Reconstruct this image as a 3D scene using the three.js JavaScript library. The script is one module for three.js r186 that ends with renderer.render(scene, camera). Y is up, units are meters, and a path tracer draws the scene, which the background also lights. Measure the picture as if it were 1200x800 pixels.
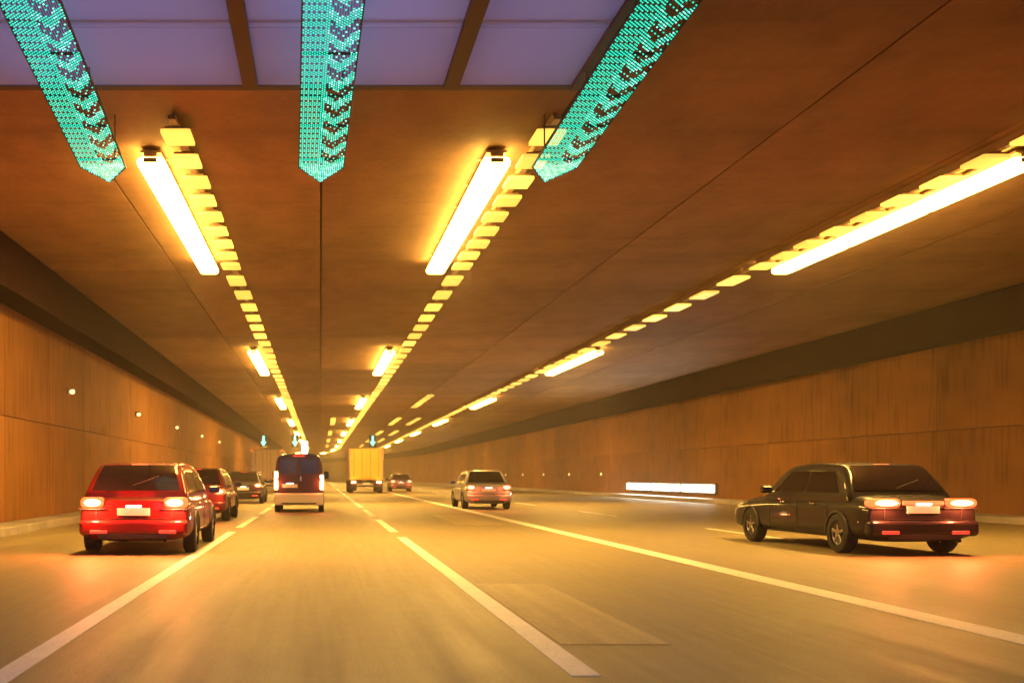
import * as THREE from 'three';
import { RoundedBoxGeometry } from 'three/addons/geometries/RoundedBoxGeometry.js';
import { mergeGeometries } from 'three/addons/utils/BufferGeometryUtils.js';

// ---------------------------------------------------------------- camera, sky, sun, exposure
const scene = new THREE.Scene();
const EYE = 1.2;
const camera = new THREE.PerspectiveCamera(2 * Math.atan(400 / 1250) * 180 / Math.PI, 1200 / 800, 0.1, 2000);
camera.position.set(0, EYE, 0);
camera.lookAt(0, EYE, -10);
camera.setViewOffset(1200, 800, 225, -158, 1200, 800);
camera.focus = 17; camera.userData.fStop = 2;
camera.updateProjectionMatrix();

const renderer = new THREE.WebGLRenderer({ antialias: true });
renderer.setSize(1024, 682);
renderer.toneMapping = THREE.LinearToneMapping;
renderer.toneMappingExposure = 1.0;
renderer.shadowMap.enabled = true;

{ // dusk sky: deep violet blue overhead, a little paler at the horizon
  const W = 128, H = 64, d = new Float32Array(W * H * 4);
  for (let j = 0; j < H; j++) for (let i = 0; i < W; i++) {
    const el = Math.abs((j + 0.5) / H - 0.5) * 2, k = Math.pow(1 - el, 3);
    const o = 4 * (j * W + i);
    d[o] = 0.50 + 0.16 * k; d[o + 1] = 0.54 + 0.08 * k; d[o + 2] = 1.05 + 0.02 * k; d[o + 3] = 1;
  }
  const t = new THREE.DataTexture(d, W, H, THREE.RGBAFormat, THREE.FloatType);
  t.mapping = THREE.EquirectangularReflectionMapping; t.magFilter = THREE.LinearFilter; t.needsUpdate = true;
  scene.background = t; scene.environment = t;
}
const sun = new THREE.DirectionalLight(0xffc9a0, 0.1);
sun.position.set(-80, 8, 30); sun.target.position.set(0, 0, 0);
sun.castShadow = true; sun.shadow.radius = 8;
Object.assign(sun.shadow.camera, { left: -120, right: 120, top: 60, bottom: -60, near: 1, far: 300 });
scene.add(sun, sun.target);

// ---------------------------------------------------------------- helpers
let seed = 7;
const rnd = () => { seed = (seed * 1664525 + 1013904223) >>> 0; return seed / 4294967296; };
const V = (x, y, z) => new THREE.Vector3(x, y, z);
const taken = {};
function numbered(n) { const k = taken[n] = (taken[n] ?? -1) + 1; return k ? `${n}_${String(k).padStart(3, '0')}` : n; }
// the road runs straight ahead (-z) and bends left far away
const BEND = 175, RAD = 420;
const turnAt = s => s > BEND ? (s - BEND) / RAD : 0;
function P(s, lat, y) {
  if (s <= BEND) return V(lat, y, -s);
  const a = (s - BEND) / RAD; return V(-RAD + (RAD + lat) * Math.cos(a), y, -BEND - (RAD + lat) * Math.sin(a));
}
function thing(name, label, category, pos = V(0, 0, 0), turn = 0, group) {
  const o = new THREE.Group(); o.name = numbered(name); o.position.copy(pos); o.rotation.y = turn;
  o.userData = { label, category }; if (group) o.userData.group = group;
  scene.add(o); return o;
}
function part(name, geo, m, parent, label) {
  const g = Array.isArray(geo) ? merge(geo) : geo;
  const o = new THREE.Mesh(g, m); o.name = name; o.castShadow = o.receiveShadow = true;
  if (label) o.userData.label = label;
  parent.add(o); return o;
}
function merge(list) {
  return mergeGeometries(list.map(g => {
    const q = g.index ? g.toNonIndexed() : g.clone();
    for (const k of Object.keys(q.attributes)) if (!['position', 'normal', 'uv'].includes(k)) q.deleteAttribute(k);
    return q;
  }));
}
const box = (w, h, d, x = 0, y = 0, z = 0) => new THREE.BoxGeometry(w, h, d).translate(x, y, z);
const rbox = (w, h, d, x = 0, y = 0, z = 0, r = 0.02, s = 2) => new RoundedBoxGeometry(w, h, d, s, Math.min(r, w / 2.01, h / 2.01, d / 2.01)).translate(x, y, z);
const cyl = (r, h, x = 0, y = 0, z = 0, n = 12) => new THREE.CylinderGeometry(r, r, h, n).translate(x, y, z);
function bar(a, b, r, n = 8) {
  const d = b.clone().sub(a), g = new THREE.CylinderGeometry(r, r, d.length(), n);
  g.applyQuaternion(new THREE.Quaternion().setFromUnitVectors(V(0, 1, 0), d.clone().normalize()));
  return g.translate((a.x + b.x) / 2, (a.y + b.y) / 2, (a.z + b.z) / 2);
}
// closed profile [lat, y] (counter-clockwise seen from the camera) swept along the road
function sweep(profile, s0, s1, step = 6, caps = true) {
  const pos = [], uv = [], n = Math.max(1, Math.ceil((s1 - s0) / step));
  let run = 0;
  for (let e = 0; e < profile.length; e++) {
    const a = profile[e], b = profile[(e + 1) % profile.length], len = Math.hypot(b[0] - a[0], b[1] - a[1]);
    for (let i = 0; i < n; i++) {
      const p = s0 + (s1 - s0) * i / n, q = s0 + (s1 - s0) * (i + 1) / n;
      const A = P(p, ...a), B = P(p, ...b), C = P(q, ...b), D = P(q, ...a);
      for (const [v, u, w] of [[A, run, p], [B, run + len, p], [C, run + len, q], [A, run, p], [C, run + len, q], [D, run, q]]) { pos.push(v.x, v.y, v.z); uv.push(u, w); }
    }
    run += len;
  }
  if (caps) for (const [s, flip] of [[s0, 0], [s1, 1]]) {
    const tris = THREE.ShapeUtils.triangulateShape(profile.map(p => new THREE.Vector2(...p)), []);
    for (const t of tris) for (const k of flip ? [t[0], t[2], t[1]] : t) { const v = P(s, ...profile[k]); pos.push(v.x, v.y, v.z); uv.push(profile[k][0], profile[k][1]); }
  }
  const g = new THREE.BufferGeometry();
  g.setAttribute('position', new THREE.Float32BufferAttribute(pos, 3));
  g.setAttribute('uv', new THREE.Float32BufferAttribute(uv, 2));
  g.computeVertexNormals(); return g;
}
const rect = (x0, y0, x1, y1) => [[x0, y0], [x1, y0], [x1, y1], [x0, y1]];

// ---------------------------------------------------------------- procedural textures (periodic noise)
function periodic(nx, ny) {
  const a = new Float32Array(nx * ny); for (let i = 0; i < a.length; i++) a[i] = rnd();
  const sm = t => t * t * (3 - 2 * t);
  return (u, v) => {
    const x = u * nx, y = v * ny, i = Math.floor(x), j = Math.floor(y), fx = sm(x - i), fy = sm(y - j);
    const i0 = i % nx, i1 = (i + 1) % nx, j0 = j % ny, j1 = (j + 1) % ny;
    return (a[j0 * nx + i0] * (1 - fx) + a[j0 * nx + i1] * fx) * (1 - fy) + (a[j1 * nx + i0] * (1 - fx) + a[j1 * nx + i1] * fx) * fy;
  };
}
function tex(n, f, metres, srgb = true) {
  const d = new Uint8Array(n * n * 4);
  for (let j = 0; j < n; j++) for (let i = 0; i < n; i++) {
    const c = f((i + 0.5) / n, (j + 0.5) / n), o = 4 * (j * n + i);
    for (let k = 0; k < 3; k++) {
      let x = Math.max(0, Math.min(1, Array.isArray(c) ? c[k] : c));
      if (srgb) x = x <= 0.0031308 ? 12.92 * x : 1.055 * Math.pow(x, 1 / 2.4) - 0.055;
      d[o + k] = Math.round(255 * x);
    }
    d[o + 3] = 255;
  }
  const t = new THREE.DataTexture(d, n, n, THREE.RGBAFormat);
  t.wrapS = t.wrapT = THREE.RepeatWrapping; t.magFilter = THREE.LinearFilter; t.minFilter = THREE.LinearMipmapLinearFilter; t.generateMipmaps = true;
  if (srgb) t.colorSpace = THREE.SRGBColorSpace;
  t.repeat.set(1 / (metres[0] ?? metres), 1 / (metres[1] ?? metres)); t.needsUpdate = true; return t;
}
const n1 = periodic(6, 6), n2 = periodic(23, 23), n3 = periodic(90, 90), n4 = periodic(400, 400), st = periodic(60, 5), st2 = periodic(170, 12);
const grain = new Float32Array(1024 * 1024).map(() => rnd());
const speck = (u, v) => grain[(Math.floor(v * 2048) % 1024) * 1024 + Math.floor(u * 2048) % 1024];
const roadMap = tex(2048, (u, v) => {
  const b = 0.21 * (0.80 + 0.05 * n1(u, v) + 0.07 * n2(u, v) + 0.10 * n3(u, v) + 0.22 * (st(u, v) - 0.5) + 0.16 * (st2(u, v) - 0.5) + 0.16 * (n4(u, v) - 0.5) + 0.34 * (speck(u, v) - 0.4));
  return [b * 1.16, b * 0.93, b * 0.48];
}, [7, 16]);
const roadRough = tex(512, (u, v) => 0.50 + 0.05 * n2(u, v) + 0.12 * (st(u, v) - 0.5) + 0.1 * n4(u, v), [7, 16], false);
const roadBump = tex(1024, (u, v) => 0.5 * speck(u, v) + 0.5 * n4(u, v), [5, 5], false);
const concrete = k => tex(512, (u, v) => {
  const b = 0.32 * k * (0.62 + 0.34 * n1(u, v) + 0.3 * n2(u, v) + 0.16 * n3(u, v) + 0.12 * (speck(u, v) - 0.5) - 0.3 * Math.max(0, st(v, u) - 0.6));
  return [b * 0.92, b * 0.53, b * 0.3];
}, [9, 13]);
const paintMap = tex(1024, (u, v) => [0.96, 0.93, 0.86].map(c => c * 0.92 * (0.84 + 0.1 * n2(u, v) + 0.12 * n3(u, v) + 0.16 * (speck(u, v) - 0.5) - 1.1 * Math.max(0, n4(u, v) * n3(u, v) - 0.36))), [2, 4]);
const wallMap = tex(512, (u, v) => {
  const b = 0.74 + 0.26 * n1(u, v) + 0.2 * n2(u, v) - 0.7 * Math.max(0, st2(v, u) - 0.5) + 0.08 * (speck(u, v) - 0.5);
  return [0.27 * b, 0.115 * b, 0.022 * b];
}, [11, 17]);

const std = (c, r = 0.6, m = 0, extra = {}) => new THREE.MeshStandardMaterial({ color: c instanceof THREE.Color ? c : new THREE.Color().setRGB(...c), roughness: r, metalness: m, ...extra });
const phys = (c, r, m, extra) => new THREE.MeshPhysicalMaterial({ color: new THREE.Color().setRGB(...c), roughness: r, metalness: m, ...extra });
const glow = (c, k, base = [0.6, 0.5, 0.3]) => std(base, 0.4, 0, { emissive: new THREE.Color().setRGB(...c), emissiveIntensity: k });
const WHITE = [1, 1, 1];
const M = {
  road: std(WHITE, 1, 0, { map: roadMap, roughnessMap: roadRough, bumpMap: roadBump, bumpScale: 0.004 }),
  patch: std([1.5, 1.5, 1.5], 0.62, 0, { map: roadMap, bumpMap: roadBump, bumpScale: 0.003 }),
  paint: std(WHITE, 0.55, 0, { map: paintMap, bumpMap: roadBump, bumpScale: 0.002 }),
  ground: std([0.1, 0.1, 0.08], 0.9),
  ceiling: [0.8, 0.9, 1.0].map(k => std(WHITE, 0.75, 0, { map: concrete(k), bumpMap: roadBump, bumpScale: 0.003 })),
  slab: std([0.10, 0.09, 0.08], 0.9),
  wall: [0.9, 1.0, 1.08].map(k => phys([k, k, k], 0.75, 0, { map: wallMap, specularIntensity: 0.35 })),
  kerb: std([1.1, 1.7, 2.6], 0.8, 0, { map: concrete(1.05) }),
  cornerShade: phys([0.022, 0.008, 0.008], 1, 0, { specularIntensity: 0.1 }),  // dark colour put in for the unlit ceiling corner
  beam: std([0.10, 0.085, 0.085], 0.7),
  frost: [0.62, 0.66, 0.7].map(k => phys([k * 0.88, k * 0.9, k * 1.05], 0.95, 0, { transmission: 0.85, thickness: 0 })),
  fitting: std([0.42, 0.3, 0.2], 0.5),
  steel: std([0.28, 0.27, 0.26], 0.45, 0.8),
  dark: std([0.02, 0.02, 0.022], 0.55),
  black: std([0.012, 0.012, 0.012], 0.8),
  sodium: glow([1, 0.58, 0.1], 36),
  cell: [1.2, 1.6, 2.1].map(k => glow([1, 0.58, 0.08], k)),
  green: glow([0.01, 0.75, 0.48], 2.0, [0.02, 0.2, 0.15]),
  greenHot: glow([0.22, 0.95, 0.72], 2.4, [0.02, 0.2, 0.15]),
  cool: glow([1, 0.97, 0.82], 6, [0.7, 0.7, 0.7]),
  amber: glow([1, 0.7, 0.25], 3),
};
const SODIUM = new THREE.Color().setRGB(1, 0.53, 0.12);
scene.fog = new THREE.FogExp2(new THREE.Color().setRGB(1, 0.86, 0.64), 0.0021);

// ---------------------------------------------------------------- tunnel shell
const WL = -7.1, WR = 18.5, TOP = 6.1, END = 330, HEAD = 13.4;
function structure(name, geo, m) { const o = part(numbered(name), geo, m, scene); o.userData.kind = 'structure'; return o; }
{
  const g = new THREE.PlaneGeometry(1600, 1600).rotateX(-Math.PI / 2).translate(0, -0.12, 0);
  structure('ground', g, M.ground);
  structure('road', sweep([[WL - 0.2, -0.1], [WR + 0.2, -0.1], [WR + 0.2, 0], [WL - 0.2, 0]], -40, END, 7), M.road);
}
// painted lines: every dash is a piece of the road
function line(lat, s0, s1, w, label) {
  const o = part(numbered('lane_marking'), sweep([[lat - w / 2, 0.001], [lat + w / 2, 0.001], [lat + w / 2, 0.005], [lat - w / 2, 0.005]], s0, s1, 6), M.paint, roadMarks);
  return o;
}
const roadMarks = new THREE.Group(); roadMarks.name = 'road_markings'; roadMarks.userData.kind = 'structure'; scene.add(roadMarks);
line(-1.9, 4.5, 23, 0.17); for (let s = 25; s < 160; s += 9) line(-1.9, s, s + 6.6, 0.17);
line(1.6, 6.4, 21, 0.18); for (let s = 23; s < 160; s += 9) line(1.6, s, s + 6.6, 0.18);
line(5.16, 3, 160, 0.3);
for (let s = 8; s < 150; s += 12) line(8.9, s, s + 4.5, 0.13);
{
  const o = structure('road_repair_patch', sweep([[1.72, 0.0005], [2.5, 0.0005], [2.5, 0.0045], [1.72, 0.0045]], 7.6, 11.9, 4), M.patch);
  const q = structure('road_repair_patch', sweep([[3.4, 0.0005], [4.6, 0.0005], [4.6, 0.0045], [3.4, 0.0045]], 26, 33, 4), M.patch);
}
function kerb(label, x0, x1) {
  const o = thing('kerb', label, 'kerb');
  for (let s = -12; s < 150; s += 6) part('kerb_stone', sweep([[x0, 0.001], [x1, 0.001], [x1, 0.15], [x1 - 0.02, 0.17], [x0 + 0.02, 0.17], [x0, 0.15]], s + 0.012, s + 5.988, 6), M.kerb, o);
  part('kerb_run', sweep(rect(x0, 0.001, x1, 0.17), 150, END, 7), M.kerb, o);
}
kerb('grey concrete kerb along the foot of the left tunnel wall', WL, -6.3);
kerb('grey concrete kerb along the foot of the right tunnel wall', 17.4, WR);
function wall(label, lat, dir) {
  const o = thing('tunnel_wall', label, 'wall');
  const x = d => lat + dir * d;
  const pr = (a, b, y0, y1) => rect(Math.min(x(a), x(b)), y0, Math.max(x(a), x(b)), y1);
  part('backing_wall', sweep(pr(0.05, 0.7, -0.3, TOP + 0.6), -14, END, 6), M.slab, o);
  for (let s = -12; s < BEND; s += 4) for (const [y0, y1] of [[0.17, 2.55], [2.57, 5.05]])
    part('wall_panel', sweep(pr(0, 0.05, y0, y1), s + 0.012, s + 3.988, 4), M.wall[Math.floor(rnd() * 3)], o);
  part('far_wall_run', sweep(pr(0, 0.05, 0.17, 5.05), BEND + 0.1, END, 5), M.wall[1], o);
  // near-black box run, its colour standing for shade in the ceiling corner
  const d = part('corner_shade_band', sweep(pr(-0.75, 0.05, 5.06, TOP - 0.02), -13, END, 6), M.cornerShade, o, 'dark band painted for the shade in the corner under the ceiling');
  part('shade_band_lip', sweep(pr(-0.8, -0.751, 5.0, 5.2), -13, END, 6), M.cornerShade, d);
}
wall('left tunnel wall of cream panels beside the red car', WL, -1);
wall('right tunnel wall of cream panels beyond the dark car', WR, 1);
{
  const o = thing('tunnel_ceiling', 'flat tunnel ceiling of concrete panels carrying the yellow lamps', 'ceiling');
  part('roof_slab', sweep(rect(WL - 0.7, TOP + 0.1, WR + 0.7, TOP + 0.6), HEAD - 0.2, END, 6), M.slab, o);
  const cuts = [WL, -3.4, 0.02, 3.3, 6.5, 9.7, 12.9, WR];
  for (let i = 0; i < cuts.length - 1; i++) {
    let s = i >= 3 ? -14 : HEAD;
    while (s < BEND) {
      const e = Math.min(s + 12, BEND);
      part('ceiling_panel', sweep(rect(cuts[i] + 0.016, TOP, cuts[i + 1] - 0.016, TOP + 0.095), s + 0.014, e - 0.014, 12), M.ceiling[Math.floor(rnd() * 3)], o);
      s = e;
    }
  }
  part('far_ceiling_run', sweep(rect(WL, TOP, WR, TOP + 0.095), BEND, END, 5), M.ceiling[1], o);
  part('entrance_slab', sweep(rect(cuts[3], TOP + 0.1, WR + 0.7, TOP + 0.6), -14, HEAD - 0.21, 30), M.slab, o);
  part('end_wall', sweep(rect(WL - 0.7, -0.3, WR + 0.7, TOP + 0.6), END, END + 0.6, 1), M.slab, o);
  part('entrance_beam', sweep(rect(WL, TOP - 0.06, 3.3, TOP + 0.5), HEAD - 0.17, HEAD - 0.02, 1), M.beam, o);
}
{ // frosted canopy over the entrance, dusk sky above it
  const o = thing('entrance_canopy', 'frosted glass canopy at the tunnel mouth showing violet dusk sky', 'canopy');
  const beams = [WL + 0.02, -4.1, -0.86, 1.62, 3.2];
  for (const b of beams) part('canopy_beam', sweep(rect(b - 0.09, TOP - 0.12, b + 0.09, TOP + 0.34), -14, HEAD - 0.18, 30), M.beam, o);
  for (let i = 0; i < 4; i++) for (let s = -14; s < HEAD - 1; s += 1.7)
    part('glass_panel', sweep(rect(beams[i] + 0.092, TOP - 0.06, beams[i + 1] - 0.092, TOP - 0.05), s + 0.012, s + 1.688, 2), M.frost[Math.floor(rnd() * 3)], o);
  for (let s = -14 + 1.69; s < HEAD - 1; s += 1.69) part('glazing_bar', sweep(rect(WL, TOP - 0.04, 3.2, TOP + 0.02), s - 0.02, s + 0.02, 1), M.beam, o);
}

// ---------------------------------------------------------------- ceiling lamps
const LY = 5.8; // height of the glowing face
const lampGeo = {};
function ceilingLamp(s, lat, len, label, group, lit = 86) {  // lamp body stretched to the length of its light streak, in pieces
  const o = thing('ceiling_lamp', label, 'lamp', P(s + len / 2, lat, 0), turnAt(s), group);
  const k = len.toFixed(2);
  const G = lampGeo[k] ??= {
    housing: merge([rbox(0.2, 0.07, len, 0, LY + 0.17, 0, 0.02), box(0.3, 0.04, len - 0.1, 0, LY + 0.225, 0)]),
    lens: rbox(0.42, 0.15, len - 0.03, 0, LY + 0.075, 0, 0.07, 2),
    cap: rbox(0.2, 0.07, 0.02, 0, LY + 0.085, 0, 0.008),
    bracket: merge([box(0.05, 0.1, 0.06, -0.12, LY + 0.25, 0), box(0.05, 0.1, 0.06, 0.12, LY + 0.25, 0), box(0.4, 0.012, 0.1, 0, LY + 0.2935, 0)]),
  };
  part('housing', G.housing, M.fitting, o);
  part('lamp_lens', G.lens, M.sodium, o);
  for (const e of [-1, 1]) { part('end_cap', G.cap, M.fitting, o).position.z = e * (len / 2 - 0.002); part('bracket', G.bracket, M.fitting, o).position.z = e * (len / 2 - 0.7); }
  const l = new THREE.RectAreaLight(SODIUM, lit, 0.4, len - 0.14);
  l.position.set(0, LY - 0.012, 0); l.rotation.x = -Math.PI / 2; o.add(l);
  return o;
}
const cellGeo = [0.58, 1.05].map(l => merge([box(0.4, 0.05, l, 0, LY + 0.09, 0)])), cellFrame = [0.6, 1.07].map(l => rbox(0.3, 0.03, l, 0, LY + 0.135, 0, 0.01, 1));
const railGeo = {};
function flickerStreak(s0, s1, lat, label, group) {  // dashed light streak of a flickering lamp, built as glowing cells
  const mid = (s0 + s1) / 2, len = s1 - s0, near = s0 < 20 ? 0 : 1;
  const o = thing('lamp_flicker_streak', label, 'lamp', P(mid, lat, 0), turnAt(mid), group);
  part('rail', railGeo[len.toFixed(2)] ??= merge([box(0.1, 0.05, len, 0, LY + 0.18, 0), box(0.05, 0.095, len * 0.96, 0, LY + 0.2535, 0)]), M.fitting, o);
  const n = Math.round(len / (near ? 2.0 : 1.08));
  for (let i = 0; i < n; i++) {
    const z = -len / 2 + len * (i + 0.5) / n, dx = (rnd() - 0.5) * 0.05;
    const c = part('streak_cell', cellGeo[near], M.cell[Math.floor(rnd() * 3)], o); c.position.set(dx, 0, z);
    part('cell_back', cellFrame[near], M.fitting, o).position.set(dx, 0, z);
  }
}
const rows = [
  { lat: -2.52, cell: -1.98, txt: 'left ceiling row' },
  { lat: 2.63, cell: 3.17, txt: 'middle ceiling row' },
  { lat: 10.5, cell: 9.93, txt: 'right ceiling row' },
];
const order = ['nearest', 'second', 'third', 'fourth', 'fifth', 'sixth', 'seventh', 'eighth', 'ninth', 'tenth'];
const place3 = ['near', 'middle', 'far'];
for (let k = 1; k <= 9; k++) for (const r of rows) {
  const e = 24.4 * k, far = k > 4;
  for (let i = 0; i < 3; i++) {
    const len = 2.86;
    ceilingLamp(e - 8.6 + i * len, r.lat, len - 0.02, `${place3[i]} piece of the ${order[k - 1]} streak-long lamp in the ${r.txt}`, 'solid yellow ceiling lamps');
  }
  flickerStreak(k === 1 ? 14.2 : e - 24.2, e, r.cell, `${order[k - 1]} dashed yellow flicker streak built as cells in the ${r.txt}`, 'dashed lamp streaks');
}
for (let k = 3; k <= 7; k++) flickerStreak(24.4 * k - 12, 24.4 * k, 6.4, `small dashed lamp streak ${order[k - 3]} between the middle and right ceiling rows`, 'small streaks between the rows');

for (let k = 4; k <= 7; k++) flickerStreak(24.4 * k - 12, 24.4 * k, 8.0, `tiny dashed lamp streak ${order[k - 4]} just left of the right ceiling row`, 'tiny far streaks');
for (let k = 4; k <= 7; k++) flickerStreak(24.4 * k - 12, 24.4 * k, 1.1, `tiny dashed lamp streak ${order[k - 4]} just left of the middle ceiling row`, 'tiny far streaks');

// ---------------------------------------------------------------- green lane arrows, stretched to the length of their light streaks
const ledGeo = new THREE.OctahedronGeometry(0.0115);
function arrowStreak(latTip, latTop, label) {
  const sTip = 15.2, sTop = 9.6, a = V(latTip, 5.38, -sTip), b = V(latTop, 6.0, -sTop);
  const L = a.distanceTo(b), o = thing('green_arrow_streak', label, 'lane signal', a, 0, 'green lane arrow streaks');
  const q = new THREE.Quaternion().setFromUnitVectors(V(0, 0, 1), b.clone().sub(a).normalize());
  o.quaternion.copy(q);
  // board lies in local xz, glowing face down (-y); pointed tip at z = 0
  const wires = [];
  for (let i = -11; i <= 11; i++) { const u = i * 0.0265; wires.push(box(0.006, 0.008, L - 0.08 - Math.abs(u) * 1.75, u, 0.014, (L + 0.04 + Math.abs(u) * 1.75) / 2)); }
  part('wire_grid', wires, M.dark, o);
  for (const z of [0.75, 1.8, 2.6, 3.6, L - 0.4]) part('cross_bar', rbox(0.62, 0.025, 0.03, 0, 0.032, z, 0.006), M.dark, o);
  for (const e of [-1, 1]) part('side_rail', [rbox(0.018, 0.04, L - 0.5, e * 0.308, 0.02, (L + 0.5) / 2, 0.006), bar(V(0, 0.02, -0.01), V(e * 0.308, 0.02, 0.52), 0.012, 6)], M.dark, o);
  const dots = [], hot = [];
  const pu = 0.0265, pv = 0.05;
  for (let i = -11; i <= 11; i++) for (let j = 0; j * pv < L - 0.05; j++) {
    const u = i * pu, v = j * pv + (i & 1 ? pv / 2 : 0);
    if (v < 0.02 + Math.abs(u) * 1.75) continue;                    // pointed tip
    const head = v < 0.62 + Math.abs(u) * 0.4;
    const m = ((v - Math.abs(u - 0.12) * 1.6) % 0.46 + 0.46) % 0.46; // chevrons on the right half
    const chev = u > -0.05 && (m < 0.22 || (i + 2 * j) % 5 === 0), shaft = u <= -0.05 && (i % 2 === 0 || j % 3 < 2), spine = Math.abs(u + 0.04) < 0.03;
    if (!(head || chev || shaft || spine)) continue;
    (head && rnd() < 0.5 || chev && rnd() < 0.3 ? hot : dots).push([u, v]);
  }
  for (const [list, m] of [[dots, M.green], [hot, M.greenHot]]) {
    const im = new THREE.InstancedMesh(ledGeo, m, list.length), mm = new THREE.Matrix4();
    list.forEach(([u, v], i) => im.setMatrixAt(i, mm.makeTranslation(u, 0.004, v)));
    im.name = 'led_light_dots'; im.userData.kind = 'stuff'; o.add(im);
  }
  for (const z of [0.75, 2.6, L - 0.4]) for (const x of [-0.2, 0.2]) {
    const p = V(x, 0.04, z).applyQuaternion(q).add(a), top = V(p.x, TOP + 0.1, p.z);
    const inv = q.clone().invert();
    part('hanger_rod', bar(V(x, 0.035, z), top.sub(a).applyQuaternion(inv), 0.012, 6), M.steel, o);
  }
}
arrowStreak(-3.0, -2.86, 'green LED down arrow drawn out to its light streak, hanging left of the left lamp row');
arrowStreak(0.0, 0.16, 'green LED down arrow drawn out to its light streak, hanging above the middle of our lane');
arrowStreak(3.2, 3.52, 'green LED down arrow drawn out to its light streak, hanging right of the middle lamp row');

// far lane signals and a white sign, hung on rods
function farSignal(s, lat, y, w, h, m, name, label, cat, green) {
  const o = thing(name, label, cat, P(s, lat, y), turnAt(s), green ? 'far green lane signals' : undefined);
  part('case', rbox(w + 0.16, h + 0.16, 0.18, 0, 0, -0.1, 0.03), M.dark, o);
  if (green) {
    const sh = new THREE.Shape([[0, -h / 2], [w / 2, -h * 0.05], [w / 2 - 0.14, -h * 0.02], [w * 0.16, -h * 0.2], [w * 0.16, h / 2], [-w * 0.16, h / 2], [-w * 0.16, -h * 0.2], [-w / 2 + 0.14, -h * 0.02], [-w / 2, -h * 0.05]].map(p => new THREE.Vector2(...p)));
    part('arrow_light', new THREE.ExtrudeGeometry(sh, { depth: 0.02, bevelEnabled: false }), m, o);
  } else part('light_face', rbox(w, h, 0.03, 0, 0, 0.005, 0.01), m, o);
  for (const x of [-w / 3, w / 3]) part('hanger_rod', bar(V(x, h / 2 + 0.08, -0.1), V(x, TOP - y, -0.1), 0.02, 6), M.steel, o);
}
farSignal(100, -5.3, 4.5, 0.55, 1.0, M.greenHot, 'lane_signal', 'tiny far green arrow signal above the left lane', 'lane signal', true);
farSignal(100, -2.35, 4.5, 0.55, 1.0, M.greenHot, 'lane_signal', 'tiny far green arrow signal above the maroon van', 'lane signal', true);
farSignal(100, 4.95, 4.5, 0.55, 1.0, M.greenHot, 'lane_signal', 'tiny far green arrow signal above the yellow truck', 'lane signal', true);
farSignal(128, -1.85, 4.55, 0.75, 1.7, M.cool, 'white_light_sign', 'small far white lit sign just above the maroon van', 'sign');

// ---------------------------------------------------------------- wall lamps
function wallStreak(s0, len, label) {  // wall lamp stretched to the length of its white light streak
  const o = thing('wall_streak_lamp', label, 'lamp', P(s0 + len / 2, WR, 0), 0, 'streak-long white lamps on the right wall');
  part('housing', rbox(0.14, 0.5, len, -0.08, 0.62, 0, 0.03), M.steel, o);
  part('lamp_lens', rbox(0.06, 0.36, len - 0.12, -0.165, 0.62, 0, 0.03), M.cool, o);
  const l = new THREE.RectAreaLight(new THREE.Color().setRGB(1, 0.95, 0.8), 50, len - 0.14, 0.34);
  l.position.set(-0.2, 0.62, 0); l.rotation.y = Math.PI / 2; o.add(l);
}
wallStreak(49.5, 4.6, 'streak-long white lamp low on the right wall, nearest piece');
wallStreak(54.3, 4.6, 'streak-long white lamp low on the right wall, second piece');
wallStreak(59.1, 4.6, 'streak-long white lamp low on the right wall, third piece');
wallStreak(136, 4.6, 'far streak-long white lamp low on the right wall behind the small car');
const bulb = new THREE.SphereGeometry(0.07, 10, 8);
function markerLamp(s, y, label) {
  const o = thing('wall_marker_lamp', label, 'lamp', P(s, WL, y), 0, 'amber marker lamps on the left wall');
  part('bracket', merge([rbox(0.05, 0.2, 0.14, 0.025, 0, 0, 0.01), rbox(0.14, 0.05, 0.1, 0.1, 0.06, 0, 0.01)]), M.steel, o);
  part('bulb', bulb.clone().translate(0.13, -0.02, 0), M.amber, o);
}
['nearest', 'second nearest', 'third nearest', 'fourth nearest', 'farthest'].forEach((t, i) => markerLamp(30 + i * 11, 3.6, `small amber marker lamp high on the left wall, ${t} of its row`));
['nearest', 'second', 'third', 'fourth', 'fifth', 'sixth'].forEach((t, i) => {
  const o = thing('wall_reflector', `small amber reflector with painted glow on the right wall above the white lamps, ${t} of its row`, 'reflector', P(70 + i * 9, WR, 1.35), 0, 'amber reflectors on the right wall');
  part('base', rbox(0.03, 0.22, 0.3, -0.015, 0, 0, 0.01), M.dark, o);
  part('lens', rbox(0.03, 0.14, 0.22, -0.042, 0, 0, 0.01), M.amber, o);  // emissive colour stands for lamp light the reflector throws back
});

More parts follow.
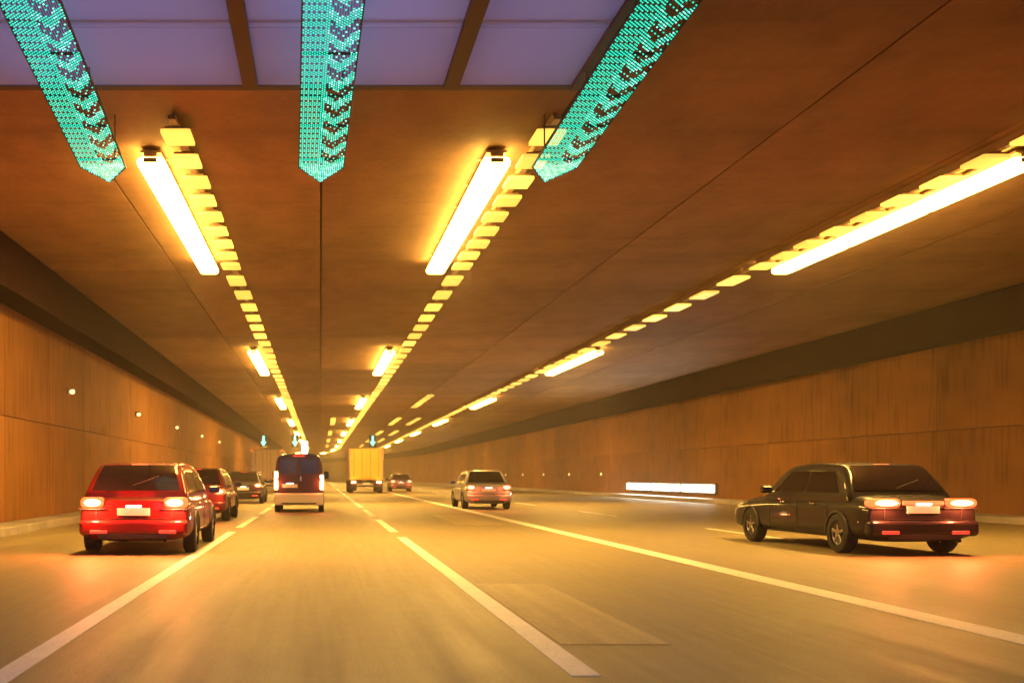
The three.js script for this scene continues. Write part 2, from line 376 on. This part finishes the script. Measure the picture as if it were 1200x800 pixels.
// ---------------------------------------------------------------- vehicles (rear at local z = 0, nose towards -z)
const GLASS = phys([0.012, 0.012, 0.016], 0.06, 0, { clearcoat: 1, clearcoatRoughness: 0.03 });
const TYRE = std([0.015, 0.015, 0.015], 0.85), RIM = std([0.35, 0.35, 0.36], 0.3, 0.9), CHROME = std([0.6, 0.6, 0.6], 0.15, 1), PLATE = std([0.75, 0.74, 0.68], 0.5), TRIM = std([0.02, 0.02, 0.02], 0.5);
const TAIL = glow([1, 0.12, 0.03], 3, [0.3, 0.01, 0.01]), TAILHOT = glow([1, 0.62, 0.22], 7, [0.5, 0.1, 0.05]), TAILDIM = glow([1, 0.06, 0.03], 1.2, [0.3, 0.01, 0.01]);
const PLATELAMP = glow([1, 0.9, 0.75], 3, [0.7, 0.7, 0.7]);
function loft(zs, sec) { // sec(z) -> closed ring of [x, y]
  const rings = zs.map(sec), n = rings[0].length, pos = [], uv = [], idx = [];
  zs.forEach((z, i) => rings[i].forEach((p, k) => { pos.push(p[0], p[1], z); uv.push(k / n, z); }));
  for (let i = 0; i < zs.length - 1; i++) for (let k = 0; k < n; k++) {
    const a = i * n + k, b = i * n + (k + 1) % n, c = a + n, d = b + n;
    idx.push(a, b, c, b, d, c);
  }
  for (const [i, f] of [[0, 0], [zs.length - 1, 1]]) {
    const c = pos.length / 3; let mx = 0, my = 0; rings[i].forEach(p => { mx += p[0] / n; my += p[1] / n; });
    pos.push(mx, my, zs[i]); uv.push(0.5, zs[i]);
    for (let k = 0; k < n; k++) { const a = i * n + k, b = i * n + (k + 1) % n; f ? idx.push(c, a, b) : idx.push(c, b, a); }
  }
  const g = new THREE.BufferGeometry();
  g.setAttribute('position', new THREE.Float32BufferAttribute(pos, 3)); g.setAttribute('uv', new THREE.Float32BufferAttribute(uv, 2)); g.setIndex(idx);
  g.computeVertexNormals(); return g;
}
function ring(hw, y0, y1, n = 5, N = 40, tumble = 0) {
  const out = [], yc = (y0 + y1) / 2, hh = (y1 - y0) / 2;
  for (let k = 0; k < N; k++) {
    const a = 2 * Math.PI * (k + 0.5) / N, c = Math.cos(a), s = Math.sin(a);
    const y = yc + hh * Math.sign(s) * Math.pow(Math.abs(s), 2 / n), f = (y - y0) / (y1 - y0);
    out.push([hw * Math.sign(c) * Math.pow(Math.abs(c), 2 / n) * (1 - tumble * f * f), y]);
  }
  return out;
}
function lerpTable(tab, z) { for (let i = 0; i < tab.length - 1; i++) if (z <= tab[i][0] && z >= tab[i + 1][0]) { const t = (z - tab[i][0]) / (tab[i + 1][0] - tab[i][0]); return tab[i][1] + (tab[i + 1][1] - tab[i][1]) * t; } return z > tab[0][0] ? tab[0][1] : tab[tab.length - 1][1]; }
function stations(L, n = 34) { const z = []; for (let i = 0; i <= n; i++) { const t = i / n; z.push(-L * (0.5 - 0.5 * Math.cos(Math.PI * t))); } return z; }
function strip(rowsPts) { // grid of points -> double-sided looking sheet
  const pos = [], uv = [], idx = [], m = rowsPts[0].length;
  rowsPts.forEach((r, j) => r.forEach((p, i) => { pos.push(...p); uv.push(i / (m - 1), j / (rowsPts.length - 1)); }));
  for (let j = 0; j < rowsPts.length - 1; j++) for (let i = 0; i < m - 1; i++) { const a = j * m + i, b = a + 1, c = a + m, d = c + 1; idx.push(a, b, c, b, d, c); }
  const g = new THREE.BufferGeometry();
  g.setAttribute('position', new THREE.Float32BufferAttribute(pos, 3)); g.setAttribute('uv', new THREE.Float32BufferAttribute(uv, 2)); g.setIndex(idx); g.computeVertexNormals(); return g;
}
function wheels(o, W, R, zs, tw = 0.2) {
  const prof = [[R * 0.62, -tw / 2], [R * 0.93, -tw / 2], [R, -tw * 0.36], [R, tw * 0.36], [R * 0.93, tw / 2], [R * 0.62, tw / 2]].map(p => new THREE.Vector2(...p));
  const tyre = new THREE.LatheGeometry(prof, 28).rotateZ(Math.PI / 2);
  const spokes = [cyl(R * 0.16, 0.06, 0, 0, 0, 14), new THREE.TorusGeometry(R * 0.58, R * 0.06, 6, 24).rotateX(Math.PI / 2), cyl(R * 0.6, 0.02, 0, -0.03, 0, 24)];
  for (let k = 0; k < 5; k++) spokes.push(rbox(R * 0.5, 0.03, R * 0.16, R * 0.32, 0.012, 0, 0.01).rotateY(k * Math.PI * 2 / 5));
  const rim = merge(spokes);
  for (const z of zs) for (const s of [-1, 1]) {
    const w = new THREE.Group(); w.name = 'wheel'; w.position.set(s * (W / 2 - tw / 2 + 0.005), R, z); o.add(w);
    part('tyre', tyre, TYRE, w); const r = part('rim', rim, RIM, w); r.rotation.z = -s * Math.PI / 2; r.position.x = s * tw * 0.3;
  }
}
function tailPoint(o, x, y, z, power, c = [1, 0.16, 0.05]) {
  const l = new THREE.PointLight(new THREE.Color().setRGB(...c), power, 0, 2); l.position.set(x, y, z); l.shadow.radius = 2; l.castShadow = true; o.add(l);
}
function makeCar(name, label, pos, turn, c) {
  const { L = 4.2, W = 1.72, H = 1.42, paint, belt = 0.9, hatch = true, power = 2, tail = TAIL, tailW = 0.3, tailH = 0.15, tailY = 0.8, streakBar = false } = c;
  const o = thing(name, label, 'car', pos, turn, c.group);
  const top = [[0, belt - 0.02], [-0.5, belt + 0.02], [-L + 1.5, belt], [-L + 0.6, belt - 0.06], [-L, belt - 0.17]];
  const body = loft(stations(L), z => {
    const e = Math.min(-z, L + z) / 0.32, f = e >= 1 ? 1 : Math.sqrt(1 - (1 - e) ** 2);
    return ring(W / 2 * (0.9 + 0.1 * f), 0.2 + (1 - f) * 0.1, lerpTable(top, z) - (1 - f) * 0.06, 4.2, 44, 0.05);
  });
  const zr0 = hatch ? -0.12 : -0.52, zr1 = hatch ? -0.62 : -1.15, zf1 = -L * 0.55, zf0 = -L * 0.74;
  const hwAt = y => W / 2 * (0.92 - 0.2 * Math.max(0, (y - belt) / (H - belt)));
  const roof = z => z > zr1 ? belt - 0.08 + (H - belt + 0.05) * Math.sin(Math.PI / 2 * Math.min(1, (zr0 - z) / (zr0 - zr1))) : z < zf1 ? belt - 0.08 + (H - belt + 0.05) * Math.sin(Math.PI / 2 * Math.min(1, Math.max(0, (z - zf0) / (zf1 - zf0)))) : H - 0.03 + 0.03 * Math.sin(Math.PI * (z - zf1) / (zr1 - zf1));
  const cz = []; for (let i = 0; i <= 26; i++) cz.push(zr0 + (zf0 - zr0) * i / 26);
  const cabin = loft(cz, z => { const t = roof(z), pts = []; const r = 0.07, h = hwAt(t);
    const seg = [[hwAt(belt - 0.1), belt - 0.12]];
    for (let k = 0; k <= 4; k++) { const y = belt - 0.1 + (t - r - belt + 0.1) * k / 4; seg.push([hwAt(y), Math.min(y, t)]); }
    for (let k = 1; k <= 4; k++) { const a = k / 4 * Math.PI / 2; seg.push([h - r + r * Math.cos(a), t - r + r * Math.sin(a)]); }
    for (let k = 1; k <= 3; k++) seg.push([(h - r) * (1 - k / 4), t + 0.012 * k / 3]);
    const full = [...seg, [0, t + 0.015], ...seg.slice().reverse().map(p => [-p[0], p[1]])];
    return full; });
  part('body', [body, cabin], paint, o);
  // rear window on the sloping back of the cabin
  const rw = []; for (let j = 0; j <= 6; j++) { const z = zr0 + (zr1 - zr0) * (0.16 + 0.62 * j / 6), y = roof(z), r = []; for (let i = 0; i <= 8; i++) { const u = (i / 8 * 2 - 1); r.push([u * (hwAt(y) - 0.1), y + 0.022 - 0.004 * u * u, z + 0.012]); } rw.push(r); }
  const win = part('rear_window', strip(rw), GLASS, o);
  part('wiper', bar(V(-0.05, roof(zr0 - 0.12) + 0.03, zr0 - 0.06), V(0.34, roof(zr0 - 0.2) + 0.05, zr0 - 0.14), 0.008, 6), TRIM, win);
  part('high_brake_light', rbox(0.26, 0.025, 0.04, 0, H - 0.035, zr1 + 0.06, 0.01), c.brake ? TAIL : TAILDIM, o);
  for (const s of [-1, 1]) {
    for (const [a, b, ta, tb] of [[zr0 - 0.35, zr0 - 0.35 - (zr0 - zf0) * 0.36, 0.32, 0], [zr0 - 0.42 - (zr0 - zf0) * 0.36, zf0 + 0.42, 0, 0.4]]) {
      const g = []; for (let j = 0; j <= 3; j++) { const y = belt + 0.04 + (H - 0.14 - belt - 0.04) * j / 3, f = j / 3; g.push([0, 1, 2, 3].map(i => { const z = (a - ta * f) + ((b + tb * f) - (a - ta * f)) * i / 3; return [s * (hwAt(y) + 0.008), y, z]; })); }
      part('side_window', strip(g), GLASS, o);
    }
    const tl = part('tail_light', rbox(tailW, tailH, 0.2, s * (W / 2 * 0.9 - tailW / 2 + 0.03), tailY, -0.055, 0.07, 4), tail, o);
    part('light_core', new THREE.SphereGeometry(1, 16, 10).scale(tailW * 0.36, tailH * 0.34, 0.05).translate(s * (W / 2 * 0.9 - tailW / 2 + 0.02), tailY, 0.04), TAILHOT, tl);
    part('tail_light_rim', rbox(tailW + 0.03, 0.02, 0.18, s * (W / 2 * 0.9 - tailW / 2 + 0.03), tailY - tailH / 2 - 0.015, -0.06, 0.008), TRIM, tl);
    part('bumper_reflection', rbox(0.26, 0.05, 0.04, s * W * 0.3, 0.36, 0.075, 0.012), TAILDIM, o);  // not a lamp: glowing red stands for tail light reflected in the bumper
    const mr = part('mirror', rbox(0.2, 0.13, 0.1, s * (W / 2 + 0.09), belt + 0.07, zf0 + 0.45, 0.04), paint, o);
    part('mirror_glass', rbox(0.16, 0.09, 0.01, s * (W / 2 + 0.09), belt + 0.07, zf0 + 0.506, 0.004), GLASS, mr);
    for (const z of [-L * 0.34, -L * 0.56]) part('door_handle', rbox(0.03, 0.03, 0.17, s * (W / 2 * 0.975 + 0.005), belt - 0.14, z, 0.01), CHROME, o);
    for (const z of [-L * 0.24, -L * 0.45, -L * 0.66]) part('door_seam', box(0.006, belt - 0.42, 0.012, s * (W / 2 * 0.992 - 0.0), belt / 2 + 0.12, z), TRIM, o);
    part('wheel_arch', new THREE.TorusGeometry(0.335, 0.025, 6, 20, Math.PI).rotateY(Math.PI / 2).translate(s * (W / 2 - 0.005), 0.31, -0.78), TRIM, o);
    part('wheel_arch', new THREE.TorusGeometry(0.335, 0.025, 6, 20, Math.PI).rotateY(Math.PI / 2).translate(s * (W / 2 - 0.005), 0.31, -L + 0.82), TRIM, o);
    tailPoint(o, s * (W / 2 * 0.9 - tailW / 2 + 0.03), tailY, 0.13, power);
  }
  const bm = part('rear_bumper', rbox(W * 0.95, 0.24, 0.22, 0, 0.42, -0.04, 0.07, 4), paint, o);
  part('bumper_insert', rbox(W * 0.62, 0.09, 0.04, 0, 0.29, 0.045, 0.02), TRIM, bm);
  if (streakBar) part('tail_streak_bar', rbox(W * 0.9 - 2 * tailW + 0.02, tailH * 0.5, 0.05, 0, tailY, -0.0, 0.015), tail, o);  // glowing bar added in the shape of the tail light streak
  const pl = part('number_plate', rbox(0.5, 0.115, 0.02, 0, hatch ? 0.66 : 0.7, 0.016, 0.006), PLATE, o);
  part('plate_lamp', rbox(0.24, 0.035, 0.06, 0, (hatch ? 0.66 : 0.7) + 0.085, 0.02, 0.012), PLATELAMP, pl);
  part('boot_seam', [box(W * 0.66, 0.01, 0.012, 0, 0.555, 0.004), box(0.01, 0.28, 0.012, -W * 0.33, 0.7, 0.004), box(0.01, 0.28, 0.012, W * 0.33, 0.7, 0.004)], TRIM, o);
  part('exhaust_pipe', new THREE.CylinderGeometry(0.03, 0.03, 0.2, 12, 1, true).rotateX(Math.PI / 2).translate(W * 0.28, 0.24, 0.0), CHROME, o);
  wheels(o, W, 0.31, [-0.78, -L + 0.82]);
  return o;
}
const paintOf = (c, extra = {}) => phys(c, 0.45, 0.05, { specularIntensity: 0.3, clearcoat: 0.65, clearcoatRoughness: 0.04, ...extra });
const red = paintOf([0.15, 0.006, 0.007]), wine = paintOf([0.09, 0.01, 0.012]), charcoal = paintOf([0.03, 0.028, 0.032]), blackPaint = paintOf([0.012, 0.011, 0.013]), silver = paintOf([0.3, 0.3, 0.32]), plum = paintOf([0.05, 0.018, 0.03]);
makeCar('red_car', 'red hatchback with glaring tail lights in the left lane, nearest car on the left', V(-2.83, 0, -16.2), 0, { paint: red, W: 1.74, power: 16, tailW: 0.36, tailH: 0.17, brake: true });
makeCar('wine_red_car', 'dark wine red car partly hidden ahead of the red hatchback', V(-3.3, 0, -28), 0, { paint: wine, power: 3 });
makeCar('charcoal_car', 'small charcoal car in the left lane just left of the maroon van', V(-3.35, 0, -46.5), 0, { paint: charcoal, power: 2 });
makeCar('silver_car', 'silver grey car ahead in the lane right of the solid line', V(6.1, 0, -38.5), 0, { paint: silver, power: 2.5, hatch: false, L: 4.4 });
makeCar('grey_car', 'tiny far grey car between the yellow truck and the silver car', V(6.4, 0, -84), 0, { paint: paintOf([0.12, 0.12, 0.13]), power: 3 });
makeCar('black_car', 'black saloon with its red tail light streak built as a bar near the right edge', V(9.05, 0, -16.0), 0.05, { paint: blackPaint, power: 9, hatch: false, L: 4.6, W: 1.8, tailW: 0.5, tailH: 0.13, streakBar: true, brake: true });

{ // small van straight ahead
  const L = 4.3, W = 1.66, H = 1.98;
  const o = thing('maroon_van', 'dark maroon van with white rear bumper straight ahead in our lane', 'van', V(-0.7, 0, -35.5), 0);
  const top = [[0, H - 0.02], [-2.6, H], [-3.3, 1.2], [-3.6, 1.05], [-L, 0.8]];
  part('body', loft(stations(L, 40), z => { const e = Math.min(-z, L + z) / 0.22, f = e >= 1 ? 1 : Math.sqrt(1 - (1 - e) ** 2); return ring(W / 2 * (0.94 + 0.06 * f), 0.24, lerpTable(top, z) - (1 - f) * 0.05, 6, 44, 0.09); }), plum, o);
  const bm = part('rear_bumper', rbox(W * 0.98, 0.4, 0.2, 0, 0.44, -0.02, 0.05, 3), std([0.72, 0.7, 0.66], 0.4), o, 'white rear bumper panel');
  part('bumper_step', rbox(W * 0.7, 0.05, 0.06, 0, 0.3, 0.08, 0.02), TRIM, bm);
  for (const s of [-1, 1]) {
    const door = part('rear_door', rbox(W * 0.42, 1.12, 0.03, s * W * 0.215, 1.22, 0.0, 0.012), plum, o);
    part('door_window', rbox(W * 0.34, 0.46, 0.02, s * W * 0.21, 1.52, 0.02, 0.008), GLASS, door);
    part('door_hinge', rbox(0.05, 0.07, 0.05, s * W * 0.425, 1.1, 0.015, 0.01), TRIM, door);
    part('tail_light', rbox(0.13, s < 0 ? 0.62 : 0.5, 0.12, s * (W / 2 - 0.07), s < 0 ? 1.06 : 1.0, -0.02, 0.03), TAILHOT, o);
    tailPoint(o, s * (W / 2 - 0.07), 0.95, 0.12, 3);
    const mr = part('mirror', rbox(0.18, 0.26, 0.12, s * (W / 2 + 0.1), 1.25, -L + 1.35, 0.04), TRIM, o);
    part('mirror_glass', rbox(0.14, 0.2, 0.01, s * (W / 2 + 0.1), 1.25, -L + 1.416, 0.004), GLASS, mr);
    part('side_window', strip([0, 1].map(j => [0, 1].map(i => [s * (W / 2 * 0.965), 1.18 + 0.5 * j, -2.3 - 0.75 * i + 0.2 * i * j]))), GLASS, o);
  }
  part('high_brake_light', rbox(0.4, 0.05, 0.04, 0, H - 0.1, 0.0, 0.012), TAILDIM, o);
  const pl = part('number_plate', rbox(0.5, 0.12, 0.02, -0.3, 0.88, 0.03, 0.006), PLATE, o);
  part('plate_lamp', rbox(0.26, 0.03, 0.05, -0.3, 0.965, 0.03, 0.01), PLATELAMP, pl);
  part('door_handle', rbox(0.05, 0.16, 0.04, 0.06, 1.12, 0.03, 0.01), CHROME, o);
  part('wiper', bar(V(-0.06, 1.28, 0.04), V(-0.36, 1.5, 0.045), 0.009, 6), TRIM, o);
  wheels(o, W, 0.31, [-0.75, -L + 0.85], 0.19);
}
function makeTruck(name, label, pos, c) {
  const { W = 2.45, H = 3.2, L = 6.4, door, side } = c;
  const o = thing(name, label, 'truck', pos, 0);
  part('cargo_box', rbox(W, H - 0.95, L, 0, (H + 0.95) / 2, -L / 2, 0.03), side, o);
  for (const s of [-1, 1]) {
    const d = part('rear_door', rbox(W / 2 - 0.09, H - 1.15, 0.05, s * (W / 4 - 0.02), (H + 0.95) / 2, 0.012, 0.015), door, o);
    for (const x of [0.22, 0.8]) part('locking_bar', cyl(0.022, H - 1.2, s * (0.08 + x), (H + 0.95) / 2, 0.06, 8), CHROME, d);
    for (const y of [1.3, 2.0, 2.8]) part('hinge', rbox(0.1, 0.08, 0.04, s * (W / 2 - 0.1), y, 0.05, 0.01), M.steel, d);
    part('corner_post', rbox(0.08, H - 0.95, 0.09, s * (W / 2 - 0.04), (H + 0.95) / 2, 0.01, 0.01), M.steel, o);
    part('marker_light', rbox(0.12, c.tallMarker ?? 0.12, 0.05, s * (W / 2 - 0.07), H - (c.tallMarker ?? 0.12) / 2 - 0.06, 0.075, 0.02), TAIL, o);
    part('tail_light', rbox(0.34, 0.16, 0.08, s * (W / 2 - 0.32), 0.78, 0.02, 0.03), TAILHOT, o);
    part('mud_flap', box(0.5, 0.5, 0.02, s * (W / 2 - 0.32), 0.42, -0.75), M.black, o);
    tailPoint(o, s * (W / 2 - 0.32), 0.78, 0.12, 3);
  }
  part('chassis', merge([box(0.14, 0.2, L + 1.8, -0.42, 0.82, -L / 2 - 0.8), box(0.14, 0.2, L + 1.8, 0.42, 0.82, -L / 2 - 0.8), box(W - 0.1, 0.14, 0.12, 0, 0.78, -0.04)]), M.black, o);
  part('underrun_bar', rbox(W - 0.2, 0.12, 0.1, 0, 0.5, -0.05, 0.02), M.dark, o);
  part('cab', loft([-L - 0.2, -L - 0.3, -L - 0.9, -L - 1.5, -L - 1.9, -L - 2.0], z => ring(W / 2 * (z < -L - 1.85 ? 0.9 : 0.96), 0.6, z < -L - 1.4 ? 2.2 : 2.7, 7, 32, 0.05)), side, o);
  part('number_plate', rbox(0.52, 0.12, 0.02, 0, 0.68, 0.03, 0.005), PLATE, o);
  wheels(o, W, 0.46, [-1.35, -L - 1.1], 0.34);
}
const mottled = k => ({ map: tex(256, (u, v) => k.map(c => c * (0.86 + 0.16 * n2(u, v) + 0.1 * n3(u, v))), [1, 1]) });
makeTruck('yellow_truck', 'box truck with bright yellow rear doors right of the maroon van', V(3.3, 0, -76), { door: std(WHITE, 0.5, 0, mottled([0.75, 0.46, 0.03])), side: std([0.5, 0.32, 0.05], 0.5), tallMarker: 0.7 });
makeTruck('tan_truck', 'distant tan box truck above the charcoal car in the left lane', V(-4.1, 0, -82), { door: std(WHITE, 0.5, 0, mottled([0.55, 0.42, 0.3])), side: std([0.4, 0.3, 0.2], 0.5), H: 3.3 });

scene.traverse(o => { if (o.isMesh) { o.castShadow = true; o.receiveShadow = true; } });
renderer.render(scene, camera);
